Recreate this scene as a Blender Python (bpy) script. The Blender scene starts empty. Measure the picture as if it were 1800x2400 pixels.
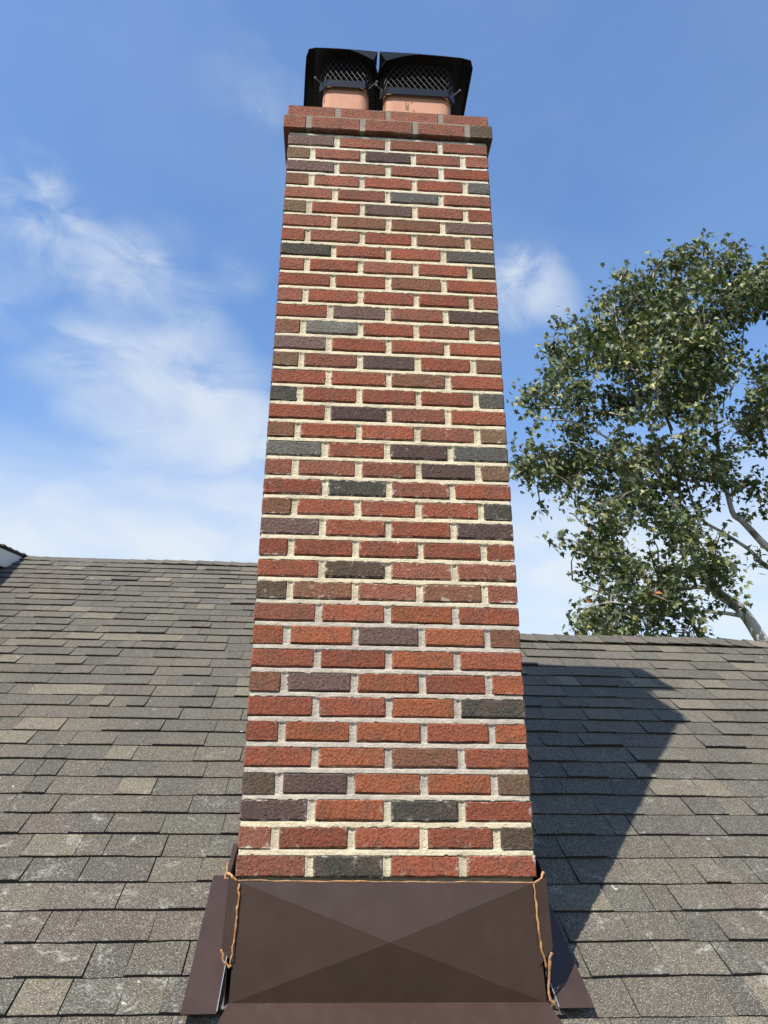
import bpy, math, random
import numpy as np
from mathutils import Vector, Matrix

random.seed(11)
rng = np.random.default_rng(11)
scene = bpy.context.scene
col = scene.collection

# ------------------------------------------------------------------ camera
CAM = np.array([-0.16490, -2.28036, -2.65126])
YAW, TILT, ROLL = 0.066256, 0.405370, 0.003429
_f = np.array([math.cos(TILT) * math.sin(YAW), math.cos(TILT) * math.cos(YAW), math.sin(TILT)])
_r = np.array([math.cos(YAW), -math.sin(YAW), 0.0])
_u = np.cross(_r, _f)
_r2 = _r * math.cos(ROLL) + _u * math.sin(ROLL)
_u2 = np.cross(_r2, _f)
cam_data = bpy.data.cameras.new("camera")
cam = bpy.data.objects.new("camera", cam_data)
col.objects.link(cam)
cam.matrix_world = Matrix(((_r2[0], _u2[0], -_f[0], CAM[0]), (_r2[1], _u2[1], -_f[1], CAM[1]),
                           (_r2[2], _u2[2], -_f[2], CAM[2]), (0, 0, 0, 1)))
cam_data.sensor_fit = 'VERTICAL'
cam_data.sensor_height = 36.0
cam_data.lens = 36.0 * 1803.0 / 2400.0
cam_data.clip_start = 0.05
cam_data.clip_end = 2000.0
scene.camera = cam

# ------------------------------------------------------------------ light
SUN = Vector((0.392, 0.497, -0.774)).normalized()          # the way the sunlight travels
sun_data = bpy.data.lights.new("sun", 'SUN')
sun_data.energy = 5.0
sun_data.angle = math.radians(0.53)
sun_data.color = (1.0, 0.955, 0.88)
sun = bpy.data.objects.new("sun", sun_data)
col.objects.link(sun)
sun.location = (-6, -8, 12)
sun.rotation_euler = SUN.to_track_quat('-Z', 'Y').to_euler()

world = bpy.data.worlds.new("World")
scene.world = world
world.use_nodes = True
wt = world.node_tree
wt.nodes.clear()
def wn(t, **kw):
    n = wt.nodes.new(t)
    for k, v in kw.items():
        setattr(n, k, v)
    return n
def wmath(op, a, b=None, clamp=False):
    n = wn('ShaderNodeMath', operation=op, use_clamp=clamp)
    for i, v in enumerate((a, b)):
        if v is None:
            continue
        if isinstance(v, (int, float)):
            n.inputs[i].default_value = v
        else:
            wt.links.new(v, n.inputs[i])
    return n.outputs[0]
def wrange(v, a, b, c=0.0, d=1.0):
    n = wn('ShaderNodeMapRange', interpolation_type='SMOOTHSTEP')
    wt.links.new(v, n.inputs['Value'])
    for k, x in zip(('From Min', 'From Max', 'To Min', 'To Max'), (a, b, c, d)):
        n.inputs[k].default_value = x
    return n.outputs[0]
sky = wn('ShaderNodeTexSky', sky_type='NISHITA')
sky.sun_disc = False
sky.sun_elevation = math.asin(-SUN.z)
sky.sun_rotation = math.atan2(-SUN.x, -SUN.y)
sky.altitude = 50.0
sky.air_density = 1.3
sky.dust_density = 0.3
sky.ozone_density = 8.0
bg = wn('ShaderNodeBackground')
bg.inputs['Strength'].default_value = 0.15
wt.links.new(sky.outputs[0], bg.inputs['Color'])
tc = wn('ShaderNodeTexCoord')
geo_dir = tc.outputs['Generated']
sep = wn('ShaderNodeSeparateXYZ')
wt.links.new(geo_dir, sep.inputs[0])
def wnoise(rot, scl, scale, detail, rough, dist, loc=(0, 0, 0)):
    m = wn('ShaderNodeMapping')
    m.inputs['Rotation'].default_value = rot
    m.inputs['Scale'].default_value = scl
    m.inputs['Location'].default_value = loc
    wt.links.new(geo_dir, m.inputs['Vector'])
    n = wn('ShaderNodeTexNoise')
    n.inputs['Scale'].default_value = scale
    n.inputs['Detail'].default_value = detail
    n.inputs['Roughness'].default_value = rough
    n.inputs['Distortion'].default_value = dist
    wt.links.new(m.outputs[0], n.inputs['Vector'])
    return n.outputs[0]
def blob(c, r_in, r_out):
    v = wn('ShaderNodeVectorMath', operation='DOT_PRODUCT')
    wt.links.new(geo_dir, v.inputs[0])
    v.inputs[1].default_value = Vector(c).normalized()
    return wrange(v.outputs['Value'], math.cos(math.radians(r_out)), math.cos(math.radians(r_in)))
n_soft = wnoise((0, 0.6, 0.2), (1.0, 1.0, 1.7), 3.2, 5, 0.5, 0.5, (0.3, 0.1, 0.7))
n_wisp = wnoise((0.0, 0.75, 0.0), (1.0, 1.0, 2.0), 9.0, 7, 0.55, 0.7, (1.2, 0.4, 0.2))
n_band = wnoise((0.0, 0.55, 0.0), (1.0, 1.0, 2.2), 7.0, 6, 0.52, 0.6, (0.7, 0.9, 0.1))
n_fine = wnoise((0.0, -0.5, 0.3), (1.0, 1.0, 1.4), 16.0, 7, 0.58, 0.5)
wisp = wmath('MULTIPLY', wrange(n_wisp, 0.36, 0.66), wrange(n_fine, 0.25, 0.7, 0.5, 1.0))
soft = wrange(n_band, 0.30, 0.70, 0.05, 1.0)
puff = wrange(n_fine, 0.34, 0.66, 0.10, 1.0)
low = wrange(sep.outputs['Z'], 0.48, 0.33)                     # thin cloud thickens towards the horizon
terms = [wmath('MULTIPLY', low, wmath('ADD', wmath('MULTIPLY', soft, 0.36), 0.60)),
         wmath('MULTIPLY', wrange(n_wisp, 0.55, 0.85), 0.05), wmath('MULTIPLY', wrange(n_soft, 0.3, 0.7), 0.06)]
CLOUD = (0.74, 0.88)
for c, a, b, w, src in (((-0.357, 0.665, 0.656), 0.3, 3.6, 0.5, wisp),
                        ((-0.332, 0.695, 0.638), 0.3, 3.6, 0.6, wisp),
                        ((-0.304, 0.719, 0.625), 0.2, 2.8, 0.4, wisp),
                        ((-0.255, 0.736, 0.627), 0.4, 3.4, 0.75, wisp),
                        ((-0.261, 0.758, 0.598), 0.2, 3, 0.35, wisp),
                        ((-0.361, 0.727, 0.584), 0.5, 5.5, 0.28, wisp),
                        ((-0.194, 0.782, 0.592), 0.3, 3.6, 0.6, wisp),
                        ((-0.128, 0.759, 0.638), 0.2, 2.6, 0.3, wisp),
                        ((-0.207, 0.729, 0.653), 0.2, 2.4, 0.22, wisp),
                        ((-0.086, 0.628, 0.773), 0.2, 2.5, 0.25, wisp),
                        ((-0.124, 0.611, 0.782), 0.2, 3.5, 0.16, wisp),
                        ((-0.327, 0.795, 0.511), 0.5, 4.5, 0.36, soft),
                        ((-0.282, 0.806, 0.520), 0.8, 5.5, 0.58, soft),
                        ((-0.220, 0.835, 0.505), 0.8, 5.5, 0.58, soft),
                        ((-0.175, 0.819, 0.547), 0.6, 4.5, 0.46, soft),
                        ((-0.149, 0.863, 0.482), 0.8, 5.5, 0.55, soft),
                        ((-0.101, 0.862, 0.496), 0.8, 5, 0.55, soft),
                        ((-0.094, 0.905, 0.414), 1, 6.5, 0.55, soft),
                        ((-0.244, 0.870, 0.428), 0.5, 5, 0.3, soft),
                        ((0.210, 0.754, 0.622), 0.3, 3.2, 0.55, puff),
                        ((0.227, 0.730, 0.645), 0.2, 2.3, 0.55, puff),
                        ((0.243, 0.734, 0.634), 0.1, 2.2, 0.4, wisp),
                        ((0.258, 0.747, 0.612), 0.1, 2.4, 0.6, wisp),
                        ((0.195, 0.741, 0.643), 0.3, 2.4, 0.3, puff)):
    terms.append(wmath('MULTIPLY', blob(c, a, b), wmath('MULTIPLY', src, w * CLOUD[src is soft])))
acc = wmath('SUBTRACT', 1.0, terms[0])
for t in terms[1:]:
    acc = wmath('MULTIPLY', acc, wmath('SUBTRACT', 1.0, t))
acc = wmath('SUBTRACT', 1.0, acc)
acc = wmath('MINIMUM', acc, 0.90)
cl = wn('ShaderNodeBackground')
cl.inputs['Color'].default_value = (0.86, 0.93, 1.0, 1)
cl.inputs['Strength'].default_value = 0.62
mixw = wn('ShaderNodeMixShader')
wt.links.new(acc, mixw.inputs[0])
wt.links.new(bg.outputs[0], mixw.inputs[1])
wt.links.new(cl.outputs[0], mixw.inputs[2])
wo = wn('ShaderNodeOutputWorld')
wt.links.new(mixw.outputs[0], wo.inputs['Surface'])

vs = scene.view_settings
vs.view_transform = 'Standard'
vs.look = 'None'
vs.exposure = 0.60
vs.gamma = 1.0
vs.use_curve_mapping = False
scene.cycles.max_bounces = 6
scene.cycles.use_denoising = True

# ------------------------------------------------------------------ helpers
def tag(o, label=None, cat=None, group=None, kind=None):
    for k, v in (("label", label), ("category", cat), ("group", group), ("kind", kind)):
        if v:
            o[k] = v
    return o
def empty(name, loc=(0, 0, 0), parent=None):
    o = bpy.data.objects.new(name, None)
    o.empty_display_size = 0.1
    o.location = loc
    col.objects.link(o)
    o.parent = parent
    return o
def mesh_obj(name, verts, faces, mat, parent=None, loc=(0, 0, 0), smooth=False, tint=None):
    me = bpy.data.meshes.new(name)
    me.from_pydata([tuple(v) for v in verts], [], [tuple(f) for f in faces])
    if tint is not None:
        a = me.attributes.new("tint", 'FLOAT_COLOR', 'POINT')
        a.data.foreach_set("color", np.asarray(tint, dtype=np.float32).ravel())
    if smooth:
        me.polygons.foreach_set("use_smooth", [True] * len(me.polygons))
    me.materials.append(mat)
    me.update()
    o = bpy.data.objects.new(name, me)
    o.location = loc
    col.objects.link(o)
    o.parent = parent
    return o
def fast_mesh(name, V, F, mat, parent=None, tint=None, smooth=False):
    """V (n,3), F (m,k) numpy"""
    me = bpy.data.meshes.new(name)
    k = F.shape[1]
    me.vertices.add(len(V)); me.vertices.foreach_set("co", V.astype(np.float32).ravel())
    me.loops.add(F.size); me.loops.foreach_set("vertex_index", F.astype(np.int32).ravel())
    me.polygons.add(len(F))
    me.polygons.foreach_set("loop_start", (np.arange(len(F)) * k).astype(np.int32))
    me.polygons.foreach_set("use_smooth", np.full(len(F), smooth))
    if tint is not None:
        a = me.attributes.new("tint", 'FLOAT_COLOR', 'POINT')
        a.data.foreach_set("color", np.asarray(tint, dtype=np.float32).ravel())
    me.update(calc_edges=True)
    me.validate()
    me.materials.append(mat)
    o = bpy.data.objects.new(name, me)
    col.objects.link(o)
    o.parent = parent
    return o
def box_vf(x0, x1, y0, y1, z0, z1):
    v = [(x, y, z) for x in (x0, x1) for y in (y0, y1) for z in (z0, z1)]
    f = [(0, 1, 3, 2), (4, 6, 7, 5), (0, 4, 5, 1), (2, 3, 7, 6), (0, 2, 6, 4), (1, 5, 7, 3)]
    return v, f
class Col:
    """collects pieces of geometry into one mesh"""
    def __init__(s): s.v, s.f, s.t = [], [], []
    def add(s, v, f, t=None):
        b = len(s.v); s.v += [tuple(p) for p in v]; s.f += [tuple(i + b for i in q) for q in f]
        if t is not None: s.t += [t] * len(v)
    def box(s, *a): s.add(*box_vf(*a))
    def build(s, name, mat, parent=None, smooth=False):
        return mesh_obj(name, s.v, s.f, mat, parent, smooth=smooth, tint=s.t if s.t else None)
def tube_vf(pts, radii, n=6, caps=True):
    pts = [Vector(p) for p in pts]
    v, f = [], []
    up = Vector((0.13, 0.21, 0.97))
    for i, p in enumerate(pts):
        d = (pts[min(i + 1, len(pts) - 1)] - pts[max(i - 1, 0)]).normalized()
        a = d.cross(up)
        if a.length < 1e-3: a = d.cross(Vector((1, 0, 0)))
        a.normalize(); b = d.cross(a)
        for k in range(n):
            t = 2 * math.pi * k / n
            v.append(p + (a * math.cos(t) + b * math.sin(t)) * radii[i])
    for i in range(len(pts) - 1):
        for k in range(n):
            k2 = (k + 1) % n
            f.append((i * n + k, i * n + k2, (i + 1) * n + k2, (i + 1) * n + k))
    if caps:
        f.append(tuple(range(n - 1, -1, -1))); f.append(tuple((len(pts) - 1) * n + k for k in range(n)))
    return v, f
_ng = rng.random((64, 64))
def vnoise(x, y):
    x = np.asarray(x, float); y = np.asarray(y, float)
    xi = np.floor(x).astype(int); yi = np.floor(y).astype(int)
    fx = x - xi; fy = y - yi
    fx = fx * fx * (3 - 2 * fx); fy = fy * fy * (3 - 2 * fy)
    g = lambda a, b: _ng[a % 64, b % 64]
    return ((g(xi, yi) * (1 - fx) + g(xi + 1, yi) * fx) * (1 - fy) + (g(xi, yi + 1) * (1 - fx) + g(xi + 1, yi + 1) * fx) * fy) * 2 - 1
def fbm(x, y, o=3):
    s = 0; a = 1.0; t = 0
    for i in range(o):
        s = s + a * vnoise(x * 2 ** i + 17.3 * i, y * 2 ** i + 5.1 * i); t += a; a *= 0.5
    return s / t
def in_frame(p, m=0.0):
    d = np.array(p) - CAM
    z = d @ _f
    if z <= 0.1: return False
    return abs(1803 * (d @ _r2) / z) < 900 * (1 + m) and abs(1803 * (d @ _u2) / z) < 1200 * (1 + m)

# ------------------------------------------------------------------ materials
class M:
    def __init__(s, name):
        s.m = bpy.data.materials.new(name); s.m.use_nodes = True
        s.t = s.m.node_tree; s.b = s.t.nodes['Principled BSDF']
    def n(s, t, **kw):
        n = s.t.nodes.new(t)
        for k, v in kw.items(): setattr(n, k, v)
        return n
    def l(s, a, b): s.t.links.new(a, b)
    def set(s, **kw):
        for k, v in kw.items(): s.b.inputs[k.replace('_', ' ')].default_value = v
        return s
    def noise(s, vec, scale, detail=4, rough=0.55, dist=0.0):
        n = s.n('ShaderNodeTexNoise')
        for k, v in zip(('Scale', 'Detail', 'Roughness', 'Distortion'), (scale, detail, rough, dist)): n.inputs[k].default_value = v
        if vec is not None: s.l(vec, n.inputs['Vector'])
        return n.outputs[0]
    def math(s, op, a, b=None, clamp=False):
        n = s.n('ShaderNodeMath', operation=op, use_clamp=clamp)
        for i, v in enumerate((a, b)):
            if v is None: continue
            if isinstance(v, (int, float)): n.inputs[i].default_value = v
            else: s.l(v, n.inputs[i])
        return n.outputs[0]
    def rng(s, v, a, b, c=0.0, d=1.0, smooth=True):
        n = s.n('ShaderNodeMapRange', interpolation_type='SMOOTHSTEP' if smooth else 'LINEAR')
        s.l(v, n.inputs['Value'])
        for k, x in zip(('From Min', 'From Max', 'To Min', 'To Max'), (a, b, c, d)): n.inputs[k].default_value = x
        return n.outputs[0]
    def mix(s, fac, a, b, mode='MIX'):
        n = s.n('ShaderNodeMix', data_type='RGBA', blend_type=mode)
        for i, v in ((0, fac), (6, a), (7, b)):
            if isinstance(v, (int, float)): n.inputs[i].default_value = v
            elif isinstance(v, tuple): n.inputs[i].default_value = v if len(v) == 4 else v + (1,)
            else: s.l(v, n.inputs[i])
        return n.outputs[2]
    def coord(s, kind='Object'): return s.n('ShaderNodeTexCoord').outputs[kind]
    def pos(s): return s.n('ShaderNodeNewGeometry').outputs['Position']
    def mapping(s, vec, scale=(1, 1, 1), rot=(0, 0, 0)):
        n = s.n('ShaderNodeMapping'); n.inputs['Scale'].default_value = scale; n.inputs['Rotation'].default_value = rot
        s.l(vec, n.inputs['Vector']); return n.outputs[0]
    def bump(s, h, strength, dist):
        n = s.n('ShaderNodeBump'); n.inputs['Strength'].default_value = strength; n.inputs['Distance'].default_value = dist
        s.l(h, n.inputs['Height']); s.l(n.outputs[0], s.b.inputs['Normal'])
    def base(s, c): s.l(c, s.b.inputs['Base Color'])

def plain(name, colr, rough=0.6, metal=0.0):
    m = M(name).set(Base_Color=colr + (1,), Roughness=rough, Metallic=metal)
    return m

# fired clay brick: tint and bloom come from each brick's own colour
m = M("brick"); P = m.pos(); oi = m.n('ShaderNodeObjectInfo')
rough_n = m.noise(m.mapping(P, (1.0, 1.0, 0.75)), 150, 6, 0.65, 0.8)
pit = m.n('ShaderNodeTexVoronoi', feature='F1'); pit.inputs['Scale'].default_value = 105; pit.inputs['Randomness'].default_value = 1.0
wv = m.n('ShaderNodeVectorMath', operation='ADD'); nz = m.n('ShaderNodeTexNoise'); nz.inputs['Scale'].default_value = 60
sc_ = m.n('ShaderNodeVectorMath', operation='SCALE'); sc_.inputs['Scale'].default_value = 0.018
m.l(P, nz.inputs['Vector']); m.l(nz.outputs['Color'], sc_.inputs[0]); m.l(P, wv.inputs[0]); m.l(sc_.outputs[0], wv.inputs[1])
m.l(wv.outputs[0], pit.inputs['Vector'])
crack = m.rng(pit.outputs['Distance'], 0.1, 0.62)
relief = m.math('SUBTRACT', rough_n, m.math('MULTIPLY', crack, 0.35))
big = m.noise(m.mapping(P, (1, 1, 1.3)), 13, 3, 0.5)
ctint = m.mix(m.rng(big, 0.38, 0.72, 0.0, 0.45), oi.outputs['Color'], (0.112, 0.070, 0.050))
hs = m.n('ShaderNodeHueSaturation'); m.l(ctint, hs.inputs['Color'])
m.l(m.rng(oi.outputs['Random'], 0, 1, 0.86, 1.16, False), hs.inputs['Value'])
cc = m.mix(m.rng(rough_n, 0.30, 0.56, 0.62, 0.0), hs.outputs[0], (0.022, 0.012, 0.009))
cc = m.mix(m.rng(rough_n, 0.55, 0.78, 0.0, 0.35), cc, (0.34, 0.16, 0.10))
# pale lime bloom, stronger towards the arrises
oc = m.n('ShaderNodeSeparateXYZ'); m.l(m.coord('Object'), oc.inputs[0])
edge = m.math('MAXIMUM', m.rng(m.math('ABSOLUTE', oc.outputs[2]), 0.017, 0.030), m.rng(m.math('ABSOLUTE', oc.outputs[0]), 0.075, 0.100))
hz = m.noise(P, 38, 6, 0.7, 0.5)
haze = m.math('MULTIPLY', m.rng(m.math('ADD', hz, m.math('MULTIPLY', edge, 0.17)), 0.58, 0.84), m.math('MULTIPLY', oi.outputs['Alpha'], 1.0), True)
cc = m.mix(haze, cc, (0.62, 0.55, 0.46))
m.base(cc); m.set(Roughness=0.93); m.b.inputs['Specular IOR Level'].default_value = 0.2
m.bump(relief, 1.0, 0.0034)
MAT_BRICK = m.m

# lime mortar, creamier in the newer pointing, greyer in the old courses
m = M("mortar"); P = m.pos(); sp = m.n('ShaderNodeSeparateXYZ'); m.l(P, sp.inputs[0])
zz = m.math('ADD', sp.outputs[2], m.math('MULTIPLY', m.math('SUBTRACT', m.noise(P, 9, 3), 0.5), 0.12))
grey = m.math('MULTIPLY', m.rng(zz, -1.93, -2.02), m.rng(zz, -2.62, -2.50))
c1 = m.mix(m.rng(m.noise(P, 22, 5), 0.35, 0.7), (0.66, 0.565, 0.385), (0.53, 0.45, 0.315))
c2 = m.mix(m.rng(m.noise(P, 22, 5), 0.35, 0.7), (0.50, 0.44, 0.36), (0.38, 0.33, 0.275))
c3 = m.mix(grey, c1, c2)
c3 = m.mix(m.rng(zz, -0.45, -0.1, 0.0, 0.75), c3, (0.60, 0.555, 0.45))
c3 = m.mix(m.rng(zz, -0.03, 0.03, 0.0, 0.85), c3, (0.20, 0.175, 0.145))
soot = m.rng(m.noise(m.mapping(P, (1, 1, 0.5)), 6.5, 5, 0.6), 0.50, 0.72, 0.0, 0.42)
c3 = m.mix(soot, c3, (0.28, 0.25, 0.20))
grit = m.noise(P, 210, 5, 0.75)
c3 = m.mix(m.rng(grit, 0.32, 0.54, 0.40, 0.0), c3, (0.18, 0.15, 0.115))
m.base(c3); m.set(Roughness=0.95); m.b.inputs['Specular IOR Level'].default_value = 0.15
drag = m.noise(m.mapping(P, (0.3, 1, 1.0)), 160, 5, 0.7)
m.bump(m.math('ADD', grit, drag), 1.0, 0.0040)
MAT_MORTAR = m.m

# asphalt shingle
m = M("shingle"); P = m.pos(); at = m.n('ShaderNodeAttribute'); at.attribute_name = "tint"
g1 = m.noise(P, 260, 3, 0.85); g2 = m.noise(P, 105, 4, 0.8)
cc = m.mix(m.rng(m.noise(P, 16, 4), 0.3, 0.7, 0.0, 0.30), at.outputs['Color'], (0.100, 0.090, 0.075))
cc = m.mix(m.rng(g2, 0.36, 0.52, 0.65, 0.0), cc, (0.035, 0.032, 0.029))
cc = m.mix(m.rng(g1, 0.38, 0.52, 0.70, 0.0), cc, (0.030, 0.028, 0.026))
cc = m.mix(m.rng(g1, 0.53, 0.66, 0.0, 0.72), cc, (0.50, 0.455, 0.36))
sp = m.n('ShaderNodeSeparateXYZ'); m.l(P, sp.inputs[0])
lowm = m.rng(sp.outputs[2], -1.9, -2.9)
li = m.noise(P, 13, 7, 0.68, 0.6)
lich = m.math('MULTIPLY', m.rng(m.math('ADD', li, m.math('MULTIPLY', lowm, 0.07)), 0.60, 0.78), m.rng(g2, 0.40, 0.56))
cc = m.mix(m.math('MULTIPLY', lich, m.rng(lowm, 0, 1, 0.2, 0.6)), cc, (0.50, 0.48, 0.42))
vo = m.n('ShaderNodeTexVoronoi', feature='F1'); vo.inputs['Scale'].default_value = 9.0
wv = m.n('ShaderNodeVectorMath', operation='ADD'); nz = m.n('ShaderNodeTexNoise'); nz.inputs['Scale'].default_value = 40
sc_ = m.n('ShaderNodeVectorMath', operation='SCALE'); sc_.inputs['Scale'].default_value = 0.05
m.l(P, nz.inputs['Vector']); m.l(nz.outputs['Color'], sc_.inputs[0]); m.l(P, wv.inputs[0]); m.l(sc_.outputs[0], wv.inputs[1]); m.l(wv.outputs[0], vo.inputs['Vector'])
spot = m.math('MULTIPLY', m.rng(vo.outputs['Distance'], 0.075, 0.04), m.rng(m.noise(P, 4.0, 2), 0.50, 0.56))
cc = m.mix(m.math('MULTIPLY', spot, 0.7), cc, (0.55, 0.54, 0.49))
m.base(cc); m.set(Roughness=0.92); m.b.inputs['Specular IOR Level'].default_value = 0.25
m.bump(m.math('ADD', g1, g2), 0.9, 0.003)
MAT_SHINGLE = m.m

m = M('asphalt_edge'); P = m.pos(); m.base(m.mix(m.noise(P, 120, 3), (0.016, 0.015, 0.014), (0.045, 0.042, 0.038))); m.set(Roughness=0.95); MAT_CUT = m.m
# painted brown flashing metal
m = M("brown_metal"); P = m.pos()
cc = m.mix(m.rng(m.noise(P, 7, 4), 0.3, 0.75), (0.046, 0.027, 0.020), (0.040, 0.0235, 0.0175))
cc = m.mix(m.rng(m.noise(P, 260, 2), 0.66, 0.74, 0.0, 0.35), cc, (0.09, 0.065, 0.052))
dust = m.math('MULTIPLY', m.rng(m.noise(m.mapping(P, (26, 26, 1.6)), 1.0, 4, 0.6), 0.5, 0.75), m.rng(m.noise(P, 9, 5, 0.65), 0.45, 0.7))
cc = m.mix(m.math('MULTIPLY', dust, 0.14), cc, (0.12, 0.09, 0.07))
m.base(cc); m.b.inputs['Specular IOR Level'].default_value = 0.34
m.l(m.rng(m.noise(P, 18, 4), 0.3, 0.7, 0.32, 0.44), m.b.inputs['Roughness'])
m.bump(m.noise(P, 4.5, 3), 0.22, 0.010)
MAT_FLASH = m.m
m = M("cut_metal_edge"); m.set(Base_Color=(0.7, 0.7, 0.7, 1), Roughness=0.35, Metallic=0.8); MAT_EDGE = m.m
m = M("sealant"); P = m.pos()
cc = m.mix(m.rng(m.noise(P, 45, 5), 0.35, 0.65), (0.40, 0.20, 0.075), (0.24, 0.115, 0.045))
cc = m.mix(m.rng(m.noise(P, 90, 4), 0.58, 0.72, 0, 0.7), cc, (0.52, 0.37, 0.21))
m.base(cc); m.set(Roughness=0.5); m.bump(m.noise(P, 150, 4), 0.7, 0.003); MAT_SEAL = m.m
m = M("black_metal"); P = m.pos()
m.base(m.mix(m.noise(P, 30, 3), (0.007, 0.007, 0.008), (0.012, 0.012, 0.013))); m.set(Roughness=0.30); m.b.inputs['Specular IOR Level'].default_value = 0.3
MAT_BLACK = m.m
m = M("screen_wire"); m.set(Base_Color=(0.013, 0.013, 0.014, 1), Roughness=0.5); MAT_WIRE = m.m
m = M("screw_steel"); m.set(Base_Color=(0.16, 0.155, 0.15, 1), Roughness=0.45, Metallic=0.7); MAT_SCREW = m.m
m = M("terracotta"); P = m.pos()
cc = m.mix(m.rng(m.noise(m.mapping(P, (1, 1, 0.4)), 14, 5), 0.3, 0.7), (0.46, 0.225, 0.14), (0.36, 0.165, 0.10))
cc = m.mix(m.rng(m.noise(m.mapping(P, (1, 1, 0.12)), 45, 3), 0.62, 0.75, 0, 0.45), cc, (0.58, 0.44, 0.35))
m.base(cc); m.set(Roughness=0.8); m.bump(m.noise(P, 180, 4), 0.4, 0.002); MAT_TERRA = m.m
MAT_STAMP = plain("stamped_clay", (0.20, 0.10, 0.065), 0.9).m
m = M("white_trim"); P = m.pos(); m.base(m.mix(m.noise(P, 8, 4), (0.72, 0.72, 0.70), (0.60, 0.60, 0.58))); m.set(Roughness=0.55); MAT_TRIM = m.m
m = M("roof_deck"); P = m.pos(); m.base(m.mix(m.noise(P, 12, 4), (0.03, 0.03, 0.03), (0.05, 0.047, 0.045))); m.set(Roughness=0.95); MAT_DECK = m.m
m = M("bark"); P = m.pos()
cc = m.mix(m.rng(m.noise(m.mapping(P, (1, 1, 0.5)), 3.2, 5, 0.6, 0.8), 0.46, 0.60), (0.40, 0.385, 0.335), (0.14, 0.12, 0.09))
m.base(cc); m.set(Roughness=0.85); m.bump(m.noise(P, 25, 4), 0.5, 0.02); MAT_BARK = m.m
m = M("twig_bark"); m.set(Base_Color=(0.20, 0.17, 0.13, 1), Roughness=0.85); MAT_TWIG = m.m
def leaf_material(name, use_attr):
    m = M(name)
    if use_attr:
        at = m.n('ShaderNodeAttribute'); at.attribute_name = "tint"; c = at.outputs['Color']
    else:
        c = m.n('ShaderNodeObjectInfo').outputs['Color']
    ge = m.n('ShaderNodeNewGeometry')
    under = m.mix(0.45, c, (0.13, 0.155, 0.085))
    c2 = m.mix(ge.outputs['Backfacing'], c, under)
    m.base(c2); m.b.inputs['Specular IOR Level'].default_value = 0.455
    tr = m.n('ShaderNodeBsdfTranslucent')
    m.l(m.mix(1.0, c2, (1.3, 1.5, 0.6), 'MULTIPLY'), tr.inputs['Color'])
    mx = m.n('ShaderNodeMixShader'); mx.inputs[0].default_value = 0.13
    m.l(m.b.outputs[0], mx.inputs[1]); m.l(tr.outputs[0], mx.inputs[2])
    m.l(mx.outputs[0], m.t.nodes['Material Output'].inputs['Surface'])
    return m.m
MAT_LEAFS = leaf_material("leaves", True)
MAT_LEAF = leaf_material("single_leaf", False)
m = M("grass"); P = m.pos(); m.base(m.mix(m.noise(P, 0.8, 8, 0.7), (0.04, 0.055, 0.022), (0.07, 0.08, 0.04))); m.set(Roughness=0.95); MAT_GRASS = m.m

# ------------------------------------------------------------------ ground
GZ = -7.6
g = mesh_obj("ground", [(-600, -600, GZ), (600, -600, GZ), (600, 600, GZ), (-600, 600, GZ)], [(0, 1, 2, 3)], MAT_GRASS)
tag(g, "lawn around the house below the roof", "ground", kind="structure")

# ------------------------------------------------------------------ roofs
EXP = 0.127                                   # shingle exposure
class RoofFrame:
    def __init__(s, pitch, yaw, z0):
        a, r = math.radians(pitch), math.radians(yaw)
        s.eu = np.array([math.cos(r), math.sin(r), 0]); s.es = np.array([-math.sin(r) * math.cos(a), math.cos(r) * math.cos(a), math.sin(a)])
        s.en = np.cross(s.eu, s.es); s.o = np.array([0, 0, z0]); s.a = a
    def p(s, u, sl, h=0.0): return s.o + s.eu * u + s.es * sl + s.en * h
RL = RoofFrame(33.40, 1.0, -3.058)
RR = RoofFrame(34.77, 1.5, -3.051)
PAL = [(0.098, 0.086, 0.065), (0.111, 0.095, 0.073), (0.131, 0.113, 0.081), (0.176, 0.149, 0.101), (0.086, 0.076, 0.061),
       (0.111, 0.086, 0.067), (0.096, 0.090, 0.070), (0.192, 0.165, 0.113), (0.118, 0.098, 0.075), (0.081, 0.072, 0.058)]
PW = [5, 5, 4.5, 2.2, 4, 2.4, 2.5, 0.9, 3, 2.5]
def shingle_vf(R, u0, u1, s, t, rowseed, curl):
    nx = 3
    v, f = [], []
    for i in range(nx + 1):
        u = u0 + (u1 - u0) * i / nx
        wob = 0.0055 * float(vnoise(u * 2.3, rowseed * 3.7)) + 0.0026 * float(vnoise(u * 17, rowseed * 9.1))
        lift = 0.0022 * float(vnoise(u * 3.1 + 9, rowseed * 5.3)) + curl
        hh = max(0.0035, t + lift)
        sb = s + wob
        v += [R.p(u, sb + 0.0006, -0.002), R.p(u, sb, hh * 0.86), R.p(u, sb + 0.0035, hh), R.p(u, sb + EXP * 0.5, hh * 0.52), R.p(u, s + EXP + 0.012, 0.0004)]
    for i in range(nx):
        a, b = i * 5, (i + 1) * 5
        for k in range(4): f.append((a + k, b + k, b + k + 1, a + k + 1))
    f.append((0, 1, 2, 3, 4)); e = nx * 5; f.append((e + 4, e + 3, e + 2, e + 1, e))
    return v, f
BUTT = {0, 4, 8, 12, 13}
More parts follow.
